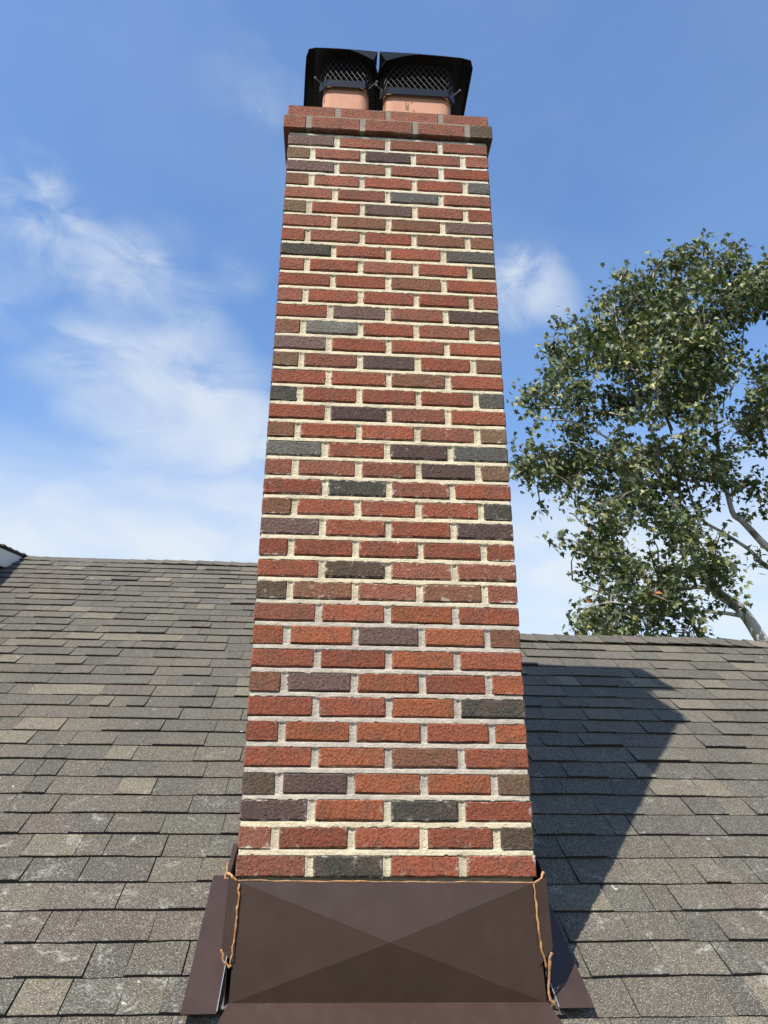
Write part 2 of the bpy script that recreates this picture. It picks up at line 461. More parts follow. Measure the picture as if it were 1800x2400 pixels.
def build_roof(R, name, label, u0, u1, s_first, k_rows, s_bottom, ridge_s, ridge_label):
    root = empty(name, R.p((u0 + u1) / 2, s_bottom, 0))
    tag(root, label, "roof", kind="thing")
    rows = []
    k = 0
    while s_first - k * EXP > s_bottom:
        rows.append((k, s_first - k * EXP)); k += 1
    near, far = [], Col()
    holes = (-0.405, 0.405, 0.0, 0.52)
    for k, s in rows:
        u = u0 - random.random() * 0.2
        level = random.random() < 0.5
        prevc = None
        while u < u1:
            w = random.choice((0.08, 0.11, 0.14, 0.16, 0.18, 0.20, 0.23)) * random.uniform(0.9, 1.1)
            a, b = max(u, u0), min(u + w, u1)
            u += w + (random.uniform(0.0015, 0.0042) if random.random() < 0.74 else 0.0004)
            level = not level if random.random() < 0.75 else level
            if b - a < 0.02: continue
            # leave out what the chimney stands on
            lo = R.p(a, s)[1]; hi = R.p(b, s + EXP)[1]
            if b > -0.40 and a < 0.40 and hi > 0.03 and lo < 0.49:
                if a < -0.40: b = -0.40
                elif b > 0.40: a = 0.40
                else: continue
                if b - a < 0.015: continue
            c = random.choices(PAL, PW)[0]
            j = random.uniform(0.9, 1.1)
            c = (c[0] * j, c[1] * j, c[2] * j, 1)
            t = (0.0110 if level else 0.0062) + random.uniform(-0.0015, 0.0022)
            curl = random.uniform(0, 0.007) if random.random() < 0.14 else 0
            v, f = shingle_vf(R, a, b, s, t, k + 1, curl)
            mid = np.mean(np.array(v), 0)
            vis = any(in_frame(q, 0.03) for q in (v[0], v[-4], mid))
            dist = np.linalg.norm(mid - CAM)
            near.append((0 if vis else 1, dist, v, f, c, mid))
    near.sort(key=lambda q: (q[0], q[1]))
    for i, (nv, d, v, f, c, mid) in enumerate(near):
        if nv == 0 and i < 300:
            o = mesh_obj("shingle", [np.array(q) - mid for q in v], f, MAT_SHINGLE, root, tint=[c] * len(v))
            o.data.materials.append(MAT_CUT); o.data.polygons.foreach_set("material_index", [1 if q in BUTT else 0 for q in range(len(f))])
            o.location = Vector(mid) - root.location
        else:
            far.add([np.array(q) - np.array(root.location) for q in v], f, c)
    if far.v:
        fo = tag(far.build("distant_shingles", MAT_SHINGLE, root), kind="stuff")
        fo.data.materials.append(MAT_CUT); fo.data.polygons.foreach_set("material_index", [1 if q % 14 in BUTT else 0 for q in range(len(fo.data.polygons))])
    print(name, "pieces", len(near), "single", sum(1 for i, q in enumerate(near) if q[0] == 0 and i < 300), "in view", sum(1 for q in near if q[0] == 0))
    # boarding underneath, front slope and back slope
    D = Col()
    sl = ridge_s + 0.03
    ry = R.p(0, sl)
    def slab(uA, uB, sA, sB):
        pts = [R.p(uA, sA, -0.004), R.p(uB, sA, -0.004), R.p(uB, sB, -0.004), R.p(uA, sB, -0.004)]
        low = [q - np.array([0, 0, 0.05]) for q in pts]
        D.add([q - np.array(root.location) for q in pts + low], [(0, 1, 2, 3), (7, 6, 5, 4), (0, 4, 5, 1), (1, 5, 6, 2), (2, 6, 7, 3), (3, 7, 4, 0)])
    if u0 < -1: slab(u0, -0.398, s_bottom, sl); slab(-0.396, u1, 0.60, sl); slab(-0.396, u1, s_bottom, -0.002)
    else: slab(0.398, u1, s_bottom, sl); slab(u0, 0.396, 0.60, sl); slab(u0, 0.396, s_bottom, -0.002)
    back = [R.p(u0, sl, -0.006), R.p(u1, sl, -0.006)]
    dn = R.es * 1.0; dn = np.array([R.es[0], R.es[1], -R.es[2]]) * (sl - s_bottom)
    bk = [back[0] - np.array(root.location), back[1] - np.array(root.location)]
    bk += [bk[1] + dn, bk[0] + dn]
    lo = [q - np.array([0, 0, 0.05]) for q in bk]
    D.add(bk + lo, [(0, 1, 2, 3), (7, 6, 5, 4), (0, 4, 5, 1), (1, 5, 6, 2), (2, 6, 7, 3), (3, 7, 4, 0)])
    D.build("roof_boarding", MAT_DECK, root)
    # ridge caps, overlapped along the ridge
    step = 0.135
    n = int((u1 - u0) / step)
    for i in range(n):
        a = u0 + i * step
        v, f = [], []
        sgn = -1 if u0 < -1 else 1
        for q, (uu, hh) in enumerate(((a - 0.004, 0.0095), (a + step * 0.5, 0.0062), (a + step + 0.03, 0.003))):
            hh += 0.0018 * float(vnoise(a * 5 + q, 3.3)) + 0.006
            sag = 0.008 * math.sin(uu * 1.1 + 0.5) + 0.006 * math.sin(uu * 3.7)
            for ds, fr in ((-0.118, 1), (-0.055, 1), (-0.012, 1), (0.02, 0), (0.06, 0), (0.12, 0)):
                dd = ds + 0.003 * float(vnoise(a * 9 + q, ds * 40))
                if fr: pt = R.p(uu, ridge_s + dd, hh * 1.2)
                else:
                    pt = R.p(uu, ridge_s, hh * 1.2) + np.array([R.es[0], R.es[1], -R.es[2]]) * dd + np.array([0, 0, 0.012 - 0.0])
                v.append(pt + np.array([0, 0, sag]))
        for q in range(2):
            for k2 in range(5):
                x = q * 6 + k2
                f.append((x, x + 6, x + 7, x + 1))
        b = len(v)
        v += [w_ - R.en * 0.006 for w_ in v[:6]]
        v += [v[6] - R.en * 0.006, v[12] - R.en * 0.006]
        for k2 in range(5): f.append((b + k2, k2, k2 + 1, b + k2 + 1))
        f.append((b, b + 6, 6, 0)); f.append((b + 6, b + 7, 12, 6))
        c = random.choices(PAL, PW)[0]; j = random.uniform(0.95, 1.2)
        mid = np.mean(np.array(v), 0)
        o = mesh_obj("ridge_shingle", [q - mid for q in v], f, MAT_SHINGLE, root, tint=[(c[0] * j, c[1] * j, c[2] * j, 1)] * len(v))
        o.location = Vector(mid) - root.location
    return root
build_roof(RL, "main_roof", "weathered grey shingle roof slope left of the chimney, with the higher ridge", -4.2, 0.03,
           4.457 - EXP, 40, -2.6, 4.595, "")
build_roof(RR, "lower_roof", "weathered grey shingle roof slope right of the chimney, with the lower ridge", 0.036, 4.6,
           2.645 - EXP, 40, -2.6, 2.74, "")

# ------------------------------------------------------------------ shed dormer at the upper left
dm = empty("shed_dormer", (-2.66, 3.3, -0.9))
tag(dm, "white trimmed shed dormer above the left roof slope at the photo's left edge", "dormer")
DO = np.array([-2.66, 3.3, -0.9])
def dpt(x, y, dz): return np.array([x, y, -0.507 - (3.79 - y) * 0.18 + dz]) - DO
C_ = Col()
xr, xl, yb, yf = -2.675, -6.0, 3.86, 1.2
C_.add([dpt(xl, yf, -0.022), dpt(xr, yf, -0.022), dpt(xr, yb, -0.022), dpt(xl, yb, -0.022), dpt(xl, yf, -0.036), dpt(xr, yf, -0.036), dpt(xr, yb, -0.036), dpt(xl, yb, -0.036)],
       [(0, 1, 2, 3), (7, 6, 5, 4), (0, 4, 5, 1), (1, 5, 6, 2), (2, 6, 7, 3), (3, 7, 4, 0)])
C_.build("roof_boarding", MAT_DECK, dm)
k = 0
y = yf
while y < yb - 0.02:
    w = 0.125
    for x0_, x1_ in ((-2.664 - 0.9, -2.664), (-4.6, -3.57), (-6.0, -4.606)):
        tt = random.choice(PAL) + (1,)
        x1j = x1_ + random.uniform(-0.004, 0.004)
        y1 = min(y + w + 0.015, yb)
        v = [dpt(x0_, y, -0.021), dpt(x1j, y, -0.021), dpt(x0_, y, -0.005), dpt(x1j, y, -0.005), dpt(x0_, y1, -0.019), dpt(x1j, y1, -0.019), dpt(x0_, y1, -0.0215), dpt(x1j, y1, -0.0215)]
        mesh_obj("shingle", v, [(0, 1, 3, 2), (2, 3, 5, 4), (1, 7, 5, 3), (0, 2, 4, 6), (4, 5, 7, 6), (0, 6, 7, 1)], MAT_SHINGLE, dm, tint=[tt] * 8)
    y += w; k += 1
C_ = Col()   # rake board
C_.add([dpt(-2.70, yf, -0.037), dpt(-2.68, yf, -0.037), dpt(-2.70, yb - 0.05, -0.037), dpt(-2.68, yb - 0.05, -0.037), dpt(-2.70, yf, -0.168), dpt(-2.68, yf, -0.168), dpt(-2.70, yb - 0.05, -0.168), dpt(-2.68, yb - 0.05, -0.168)],
       [(0, 1, 3, 2), (4, 6, 7, 5), (0, 4, 5, 1), (2, 3, 7, 6), (1, 5, 7, 3), (0, 2, 6, 4)])
C_.build("rake_board", MAT_TRIM, dm)
C_ = Col()   # soffit
C_.add([dpt(-2.702, yf, -0.155), dpt(-2.702, yb - 0.05, -0.155), dpt(-2.86, yb - 0.05, -0.155), dpt(-2.86, yf, -0.155), dpt(-2.702, yf, -0.165), dpt(-2.702, yb - 0.05, -0.165), dpt(-2.86, yb - 0.05, -0.165), dpt(-2.86, yf, -0.165)],
       [(0, 1, 2, 3), (7, 6, 5, 4), (0, 4, 5, 1), (1, 5, 6, 2), (2, 6, 7, 3), (3, 7, 4, 0)])
C_.build("soffit", MAT_TRIM, dm)
for i in range(9):     # clapboards on the cheek wall, each stops on the roof
    zt, zb = -0.68 - i * 0.11, -0.68 - (i + 1) * 0.11
    ya = 1.5
    def yroof(z): return (z + 3.058) / math.tan(RL.a) - 0.05
    v = [(-2.87, ya, zb), (-2.87, yroof(zb), zb), (-2.87, yroof(zt), zt), (-2.87, ya, zt)]
    v2 = [(-2.858, ya, zb), (-2.858, yroof(zb), zb), (-2.868, yroof(zt), zt), (-2.868, ya, zt)]
    v = [np.array(q) - DO for q in v + v2]
    mesh_obj("clapboard", v, [(0, 3, 2, 1), (4, 5, 6, 7), (0, 1, 5, 4), (1, 2, 6, 5), (2, 3, 7, 6), (3, 0, 4, 7)], MAT_TRIM, dm)
C_ = Col(); v, f = box_vf(-5.9, -2.875, 1.5, 1.6, -2.3, -0.97); C_.add([np.array(q) - DO for q in v], f); C_.build("front_wall", MAT_TRIM, dm)

# ------------------------------------------------------------------ chimney
BD, J = 0.0915, 0.0212
MODZ = 0.0702
BH = MODZ - 0.0164
HW = 0.4064
DEPTH = 0.5065
chim = empty("brick_chimney", (0, 0.25, -3.1))
CO = np.array([0, 0.25, -3.1])
tag(chim, "tall red brick chimney with scattered dark bricks rising from the shingle roof", "chimney")
BC = {'R': (0.249, 0.073, 0.040), 'r': (0.229, 0.083, 0.052), 'O': (0.265, 0.081, 0.037), 'D': (0.200, 0.059, 0.033), 'K': (0.048, 0.048, 0.040),
      'G': (0.088, 0.086, 0.075), 'L': (0.136, 0.134, 0.114), 'P': (0.078, 0.050, 0.046), 'V': (0.132, 0.080, 0.069), 'B': (0.190, 0.084, 0.049),
      'T': (0.168, 0.104, 0.060), 'W': (0.084, 0.062, 0.040)}
ROWS = ["Vrrr", "TrPrr", "VBrR", "BrRRG", "rrGr", "TRVrR", "rBBV", "RrRBB", "KRRG", "rRrRW", "RRBR", "rRRRr", "RVrP", "BLRrB", "VRRR",
        "TrPRB", "RRBR", "KDDDG", "RPrR", "BRRrT", "LRPG", "rrrPT", "DKrR", "BRRRK", "VRRP", "DRRDR", "RWrr", "WBrBr", "rROR", "OOVOB",
        "RDOR", "BVODO", "DROK", "DOORO", "ROBR", "WPOOT", "POKR", "rDRRW", "rKRR"]
NB = {}
def brick_vf(dx, dy, dz):
    """a brick about its own centre: uneven arrises on the outer faces"""
    hx, hy, hz = dx / 2, dy / 2, dz / 2
    b = 0.0042
    j = lambda s=0.0012: random.uniform(-s, s)
    def ring(y, ins):
        n = 4 if dx > 0.12 else 2
        r = [(-hx + ins + 2 * (hx - ins) * i / n + (j() if 0 < i < n else j(0.0005)), y, -hz + ins + j(0.0017)) for i in range(n + 1)]
        r += [(hx - ins + j(), y, 0 + j())]
        r += [(hx - ins - 2 * (hx - ins) * i / n + (j() if 0 < i < n else j(0.0005)), y, hz - ins + j(0.0017)) for i in range(n + 1)]
        r += [(-hx + ins + j(), y, 0 + j())]
        return r
    rings = [ring(-hy, b), ring(-hy + b * 0.8, 0), ring(hy - b * 0.8, 0), ring(hy, b)]
    n = len(rings[0]); v = sum(rings, []); f = [tuple(range(n))]
    for q in range(3):
        for k in range(n):
            f.append((q * n + k, (q + 1) * n + k, (q + 1) * n + (k + 1) % n, q * n + (k + 1) % n))
    f.append(tuple(range(4 * n - 1, 3 * n - 1, -1)))
    return v, f
def put_brick(x0, x1, y0, y1, z0, z1, code, bloom, front=True, store=None):
    along_y = (y1 - y0) > (x1 - x0)
    c = BC[code]
    if store is not None:
        v, f = box_vf(x0, x1, y0, y1, z0, z1)
        store.add([np.array(q) - CO for q in v], f); return
    v, f = brick_vf((y1 - y0) if along_y else (x1 - x0), (x1 - x0) if along_y else (y1 - y0), z1 - z0)
    if along_y: v = [(q[1], -q[0], q[2]) for q in v]
    dy = random.uniform(-0.0016, 0.0012) if front else 0
    o = mesh_obj("brick", v, f, MAT_BRICK, chim)
    o.location = Vector(((x0 + x1) / 2, (y0 + y1) / 2 + dy, (z0 + z1) / 2)) - chim.location
    o.rotation_euler = (random.uniform(-0.006, 0.006), random.uniform(-0.006, 0.006), random.uniform(-0.004, 0.004))
    o.color = c + (bloom,)
back = Col()
JOINTS = {}
def course(z0, z1, codes, ex=0.0, ey=0.0, bloom=0.2, idx=0):
    """one course; ex/ey push the faces out for the corbelled courses"""
    hw = HW + ex; d0 = -ey; d1 = DEPTH + ey
    A = len(codes) == 4
    pick = lambda: random.choice("RRRrODBPG")
    heads = []
    if A:
        w = (2 * hw - 3 * J) / 4
        cuts = [random.uniform(-0.0035, 0.0035) for _ in range(5)]; cuts[0] = cuts[4] = 0
        for i in range(4):
            x0 = -hw + i * (w + J) + cuts[i]; x1 = -hw + i * (w + J) + w + cuts[i + 1]
            zj = random.uniform(-0.001, 0.001)
            put_brick(x0, x1, d0, d0 + BD, z0 + zj, z1 + zj, codes[i], min(1, bloom * random.uniform(0.5, 1.5)))
            heads.append((x0, x1))
        ws = (d1 - d0 - BD - 2 * J) / 2
        for sx in (-1, 1):
            for q in range(2):
                ya = d0 + BD + J + q * (ws + J)
                xa, xb = sorted((sx * hw, sx * (hw - BD)))
                put_brick(xa, xb, ya, ya + ws, z0, z1, pick(), 0.2, False)
        wb = (2 * (hw - BD - J) - 2 * J) / 3
        for i in range(3):
            xa = -hw + BD + J + i * (wb + J); put_brick(xa, xa + wb, d1 - BD, d1, z0, z1, 'R', 0.2, store=back)
    else:
        ws = (d1 - d0 - BD - 2 * J) / 2
        hc = [random.uniform(-0.003, 0.003), random.uniform(-0.003, 0.003)]
        for sx, cd, h in ((-1, codes[0], hc[0]), (1, codes[4], hc[1])):
            xa, xb = sorted((sx * hw, sx * (hw - BD - h)))
            zj = random.uniform(-0.001, 0.001)
            put_brick(xa, xb, d0, d0 + ws, z0 + zj, z1 + zj, cd, min(1, bloom * random.uniform(0.5, 1.5)))
            put_brick(*sorted((sx * hw, sx * (hw - BD))), d0 + ws + J, d0 + 2 * ws + J, z0, z1, pick(), 0.2, False)
            heads.append((xa, xb))
        inner = 2 * (hw - BD - J)
        w = (inner - 2 * J) / 3
        cuts = [-hc[0] * -1, random.uniform(-0.0035, 0.0035), random.uniform(-0.0035, 0.0035), -hc[1]]
        for i in range(3):
            x0 = -hw + BD + J + i * (w + J) + cuts[i]; x1 = x0 - cuts[i] + w + cuts[i + 1]
            zj = random.uniform(-0.001, 0.001)
            put_brick(x0, x1, d0, d0 + BD, z0 + zj, z1 + zj, codes[i + 1], min(1, bloom * random.uniform(0.5, 1.5)))
            heads.append((x0, x1))
        wb = (2 * hw - 3 * J) / 4
        for i in range(4):
            xa = -hw + i * (wb + J); put_brick(xa, xa + wb, d1 - BD, d1, z0, z1, 'R', 0.2, store=back)
    heads.sort()
    return heads
HEADS = []
for i, codes in enumerate(ROWS):
    n = i + 1
    zb = -n * MODZ
    bloom = 0.15 if n < 9 else 0.25 if n < 20 else 0.8 if n <= 28 else 0.18 if n < 37 else 0.75
    HEADS.append((zb, zb + BH, course(zb, zb + BH, codes, bloom=bloom)))
course(0.008, 0.0745, "rrrrW", 0.022, 0.015, 0.1)
course(0.0795, 0.1425, "rrrr", 0.009, 0.004, 0.1)
tag(back.build("back_brickwork", MAT_BRICK, chim), kind="stuff").color = (0.27, 0.08, 0.05, 0.2)

# mortar: a finely modelled front sheet plus the core behind
dx = 0.0029
xs = np.arange(-HW + 0.004, HW - 0.0039, dx); zs = np.arange(-39 * MODZ - 0.02, 0.006, dx)
X, Z = np.meshgrid(xs, zs)
Yv = np.full(X.shape, 0.024)
nlow = fbm(X * 30, Z * 30, 3); nhi = fbm(X * 140, Z * 140, 3); drag = fbm(X * 25, Z * 420, 2); nv = fbm(X * 420, Z * 40, 2)
for ci, (zb, zt, heads) in enumerate(HEADS):
    smear = 0.0022 + 0.0020 * fbm(X * 55, Z * 0 + ci * 7.7, 3)
    # bed joint above this course: struck so it slopes outwards towards the brick below
    z_hi = zb + MODZ
    m_ = (Z > zt - smear) & (Z < z_hi + 0.0015)
    f_ = np.clip((Z - zt) / (z_hi - zt), 0, 1)
    d_ = 0.0010 + 0.0026 * f_ + 0.0075 * np.clip((f_ - 0.74) / 0.26, 0, 1) ** 2 + 0.0013 * nlow + 0.0007 * drag
    Yv = np.where(m_, np.minimum(Yv, d_), Yv)
    for a, b in zip(heads[:-1], heads[1:]):
        xa, xb = a[1], b[0]
        sm = 0.0020 + 0.0016 * fbm(X * 0 + ci * 3.1 + xa * 9, Z * 70, 2)
        m_ = (X > xa - sm) & (X < xb + sm) & (Z > zb - 0.002) & (Z < zt + 0.002)
        c_ = np.abs(X - (xa + xb) / 2) / ((xb - xa) / 2)
        d_ = 0.0062 - 0.0026 * np.clip(c_, 0, 1) ** 2 + 0.0012 * nlow + 0.0009 * nv + 0.0015 * (vnoise(ci * 3.3, xa * 31))
        Yv = np.where(m_, np.minimum(Yv, d_), Yv)
Yv += 0.0005 * nhi
V = np.stack([X, Yv, Z], -1).reshape(-1, 3) - CO
ny, nx = X.shape
idx = np.arange(ny * nx).reshape(ny, nx)
F = np.stack([idx[:-1, :-1], idx[:-1, 1:], idx[1:, 1:], idx[1:, :-1]], -1).reshape(-1, 4)
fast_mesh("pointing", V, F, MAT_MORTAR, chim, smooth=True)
C_ = Col()
for a in ((-HW + 0.005, HW - 0.005, 0.0045 + 0.024, DEPTH - 0.005, -3.62, 0.006), (-HW - 0.018, HW + 0.018, -0.0115, DEPTH + 0.011, 0.0115, 0.080), (-HW - 0.004, HW + 0.004, -0.0005, DEPTH + 0.0, 0.0802, 0.1445)):
    v, f = box_vf(*a); C_.add([np.array(q) - CO for q in v], f)
# joints flush on the sides (thin shells just behind the side faces are the core itself)
C_.build("mortar_core", MAT_MORTAR, chim)
C_ = Col()   # crown wash
hw = HW + 0.004
v = [(-hw, -0.001, 0.146), (hw, -0.001, 0.146), (hw, DEPTH + 0.001, 0.146), (-hw, DEPTH + 0.001, 0.146)]
v += [(-hw + 0.01, 0.006, 0.153), (hw - 0.01, 0.006, 0.151), (hw - 0.01, DEPTH - 0.006, 0.153), (-hw + 0.01, DEPTH - 0.006, 0.153)]
v += [(-0.31, 0.10, 0.185), (0.31, 0.10, 0.180), (0.31, 0.36, 0.185), (-0.31, 0.36, 0.185)]
C_.add([np.array(q) - CO for q in v], [(0, 1, 5, 4), (1, 2, 6, 5), (2, 3, 7, 6), (3, 0, 4, 7), (4, 5, 9, 8), (5, 6, 10, 9), (6, 7, 11, 10), (7, 4, 8, 11), (8, 9, 10, 11), (3, 2, 1, 0)])
C_.build("crown", MAT_MORTAR, chim)
# clay flue liners
def rrect(cx, cy, w, d, r, n=6):
    pts = []
    for qx, qy, a0 in ((1, -1, -90), (1, 1, 0), (-1, 1, 90), (-1, -1, 180)):
        for i in range(n + 1):
            a = math.radians(a0 + 90 * i / n)
            pts.append((cx + qx * (w / 2 - r) + r * math.cos(a), cy + qy * (d / 2 - r) + r * math.sin(a)))
    return pts
def flue(x0, x1, y0, y1, zt):
    cx, cy = (x0 + x1) / 2, (y0 + y1) / 2
    o = rrect(cx, cy, x1 - x0, y1 - y0, 0.042); i_ = rrect(cx, cy, x1 - x0 - 0.036, y1 - y0 - 0.036, 0.03)
    n = len(o)
    v = [(x, y, 0.15) for x, y in o] + [(x, y, zt) for x, y in o] + [(x, y, zt) for x, y in i_] + [(x, y, 0.15) for x, y in i_]
    f = []
    for q in range(3):
        for k in range(n): f.append((q * n + k, q * n + (k + 1) % n, (q + 1) * n + (k + 1) % n, (q + 1) * n + k))
    return mesh_obj("flue_liner", [np.array(p) - CO for p in v], f, MAT_TERRA, chim, smooth=False)
FLL = flue(-0.283, -0.078, 0.12, 0.336, 0.43)
FLR = flue(-0.014, 0.290, 0.12, 0.336, 0.41)
def letters(text, size, loc, rot, parent):
    cu = bpy.data.curves.new("stamped_lettering", 'FONT'); cu.body = text; cu.size = size; cu.extrude = 0.0003; cu.align_x = 'CENTER'; cu.align_y = 'CENTER'
    cu.materials.append(MAT_STAMP)
    tmp = bpy.data.objects.new("lettering_source", cu)
    col.objects.link(tmp)
    me = bpy.data.meshes.new_from_object(tmp, depsgraph=bpy.context.evaluated_depsgraph_get())
    bpy.data.objects.remove(tmp)
    if not me.materials: me.materials.append(MAT_STAMP)
    o = bpy.data.objects.new("stamped_lettering", me); col.objects.link(o); o.parent = parent
    o.location = Vector(loc) - chim.location; o.rotation_euler = rot
letters("CORP", 0.024, (0.089, 0.1195, 0.335), (math.radians(90), math.radians(90), 0), FLR)
letters("o", 0.02, (0.112, 0.1195, 0.358), (math.radians(90), 0, 0), FLR)
letters("o", 0.02, (0.119, 0.1195, 0.305), (math.radians(90), 0, 0), FLR)

# ------------------------------------------------------------------ chimney caps
def make_cap(label, fx0, fx1, fy0, fy1, bz0, bz1, lid_outer, lid_inner, ly0, ly1, lz, side, flare, tilt):
    cx, cy = (fx0 + fx1) / 2, (fy0 + fy1) / 2
    base = np.array([cx, cy, bz0])
    root = empty("flue_cowl", base)
    tag(root, label, "chimney cap", "metal caps on the two flues")
    g_ = 0.016
    ch = 0.034
    x0, x1, y0, y1 = fx0 - g_, fx1 + g_, fy0 - g_, fy1 + g_
    def octo(e=0.0):
        return [(x0 + ch, y0 - e), (x1 - ch, y0 - e), (x1 + e, y0 + ch), (x1 + e, y1 - ch), (x1 - ch, y1 + e), (x0 + ch, y1 + e), (x0 - e, y1 - ch), (x0 - e, y0 + ch)]
    def ringwall(zA, zB, e, t, name, mat):
        o, i_ = octo(e), octo(e - t); n = 8
        v = [(x, y, zA) for x, y in o] + [(x, y, zB) for x, y in o] + [(x, y, zB) for x, y in i_] + [(x, y, zA) for x, y in i_]
        f = [(q * n + k, q * n + (k + 1) % n, ((q + 1) % 4) * n + (k + 1) % n, ((q + 1) % 4) * n + k) for q in range(4) for k in range(n)]
        return mesh_obj(name, [np.array(p) - base for p in v], f, mat, root)
    ringwall(bz0, bz1, 0.0, 0.002, "band", MAT_BLACK)
    # expanded metal screen: diamonds
    C_ = Col()
    o = octo(-0.003)
    pitch, hgt = 0.026, 0.042
    zs0, zs1 = bz1 - 0.004, lz
    for k in range(8):
        a, b = np.array(o[k]), np.array(o[(k + 1) % 8])
        L = np.linalg.norm(b - a)
        if L < 0.06 and k % 2 == 1:
            pass
        n = max(1, int(round(L / pitch))); nzr = int((zs1 - zs0) / (hgt / 2)) + 1
        P2 = lambda fx, z: (*(a + (b - a) * min(1, max(0, fx))), z)
        for r in range(nzr):
            z0_ = zs0 + r * hgt / 2; z1_ = min(z0_ + hgt / 2, zs1)
            for q in range(n):
                if r % 2 == 0: segs = ((q / n, (q + .5) / n), ((q + 1) / n, (q + .5) / n))
                else: segs = (((q + .5) / n, q / n), ((q + .5) / n, (q + 1) / n))
                for fa, fb in segs:
                    v, f = tube_vf([np.array(P2(fa, z0_)) - base, np.array(P2(fb, z1_)) - base], [0.0011, 0.0011], 4, False)
                    C_.add(v, f)
    C_.build("wire_screen", MAT_WIRE, root)
    # clamp screws at the four corners
    for sx, sy in ((-1, -1), (1, -1), (1, 1), (-1, 1)):
        px = (x0 + ch / 2) if sx < 0 else (x1 - ch / 2); py = (y0 + ch / 2) if sy < 0 else (y1 - ch / 2)
        zc = (bz0 + bz1) / 2
        p0 = np.array([px, py, zc]) - base; dvec = np.array([sx, sy, 0.1]) * 0.7071
        C_ = Col()
        C_.add(*tube_vf([p0 - dvec * 0.02, p0 + dvec * 0.045], [0.0022, 0.0022], 6))
        C_.add(*tube_vf([p0 + dvec * 0.044, p0 + dvec * 0.052], [0.0048, 0.0048], 6))
        C_.build("clamp_screw", MAT_SCREW, root)
    # lid with folded skirts; the inner front corner is crumpled where the two lids meet
    xo, xi = lid_outer, lid_inner
    sg = 1 if xi > xo else -1                      # inward direction
    W_ = abs(xi - xo)
    nxp = 10
    v, f = [], []
    ys = [ly0, ly0 + 0.09, ly0 + 0.2, ly1]
    for jy, yy in enumerate(ys):
        for i in range(nxp + 1):
            t = i / nxp
            x = xo + sg * W_ * t - sg * flare * (yy - ly0) * (1 - t)
            z = lz + tilt * (x - xo) * 1.0 + 0.010 * math.sin(math.pi * t) * (0.5 + 0.5 * jy / 3) - 0.010 * max(0, 1 - t / 0.12) ** 2
            v.append((x, yy, z))
    n = nxp + 1
    for jy in range(3):
        for i in range(nxp): f.append((jy * n + i, jy * n + i + 1, (jy + 1) * n + i + 1, (jy + 1) * n + i))
    zi = v[nxp][2]; zo = v[0][2]
    # outer skirt, flared
    b = len(v)
    for jy, yy in enumerate(ys): v.append((v[jy * n][0] - sg * 0.011, yy + (0.022 if jy == 0 else 0), v[jy * n][2] - 0.024))
    for jy in range(3): f.append((jy * n, (jy + 1) * n, b + jy + 1, b + jy))
    # front hem
    b = len(v); i0 = 6
    for i in range(i0 + 1): v.append((v[i][0], ly0 - 0.002, v[i][2] - 0.006))
    for i in range(i0): f.append((i, i + 1, b + i + 1, b + i))
    # crumpled corner: deepening front lip, crease, inner skirt
    hem = []
    for q, i in enumerate(range(i0, nxp)):
        t = q / (nxp - 1 - i0)
        v.append((v[i][0] + sg * 0.012 * t, ly0 + 0.006 * t, v[i][2] - 0.006 - 0.044 * t ** 1.4)); hem.append(len(v) - 1)
    for q, i in enumerate(range(i0, nxp - 1)): f.append((i, i + 1, hem[q + 1], hem[q]))
    f.append((nxp - 1, nxp, hem[-1]))
    v.append((xi - sg * 0.004, ly0 + 0.045, zi - 0.035)); pm = len(v) - 1
    f.append((nxp, pm, hem[-1]))
    b = len(v)
    for jy, yy in enumerate(ys): v.append((xi + sg * 0.0038, yy + (0.05 if jy == 0 else 0), v[jy * n + nxp][2] - 0.072))
    f.append((nxp, n + nxp, b + 1, pm)); f.append((pm, b + 1, b)); f.append((hem[-1], pm, b))
    for jy in range(1, 3): f.append((jy * n + nxp, (jy + 1) * n + nxp, b + jy + 1, b + jy))
    # back skirt
    b = len(v)
    for i in range(n): v.append((v[3 * n + i][0], ly1 + 0.010, v[3 * n + i][2] - 0.022))
    for i in range(nxp): f.append((3 * n + i, 3 * n + i + 1, b + i + 1, b + i))
    out = [np.array(p) - base for p in v]
    lid = mesh_obj("lid", out, f, MAT_BLACK, root)
    so = lid.modifiers.new("thickness", 'SOLIDIFY'); so.thickness = 0.0015; so.offset = 0
    return root
make_cap("left black metal chimney cap with wire screen, the narrower of the two", -0.283, -0.078, 0.12, 0.336, 0.408, 0.448, -0.350, -0.0450, 0.060, 0.400, 0.588, -1, 0.07, 0.0)
make_cap("right black metal chimney cap with wire screen, the wider of the two", -0.014, 0.290, 0.12, 0.336, 0.386, 0.426, 0.374, -0.0360, 0.060, 0.400, 0.582, 1, 0.0, -0.02)

# ------------------------------------------------------------------ flashing
fl = empty("chimney_flashing", (0, 0, -3.05))
FO = np.array([0, 0, -3.05])
tag(fl, "brown painted metal flashing with a cross-creased front panel at the chimney foot", "flashing")
def fpart(name, v, f, mat=None, solid=0.0, smooth=False):
    o = mesh_obj(name, [np.array(q) - FO for q in v], f, mat or MAT_FLASH, fl, smooth=smooth)
    if solid:
        s_ = o.modifiers.new("thickness", 'SOLIDIFY'); s_.thickness = solid; s_.offset = 0
    return o
# front panel, creased corner to corner so its middle stands out
v = [(-0.393, -0.010, -2.748), (0.393, -0.010, -2.751), (0.408, -0.010, -3.028), (-0.399, -0.010, -3.024), (0.004, -0.038, -2.888)]
f = [(0, 4, 1), (1, 4, 2), (2, 4, 3), (3, 4, 0)]
fpart("front_panel", v, f, solid=0.001)
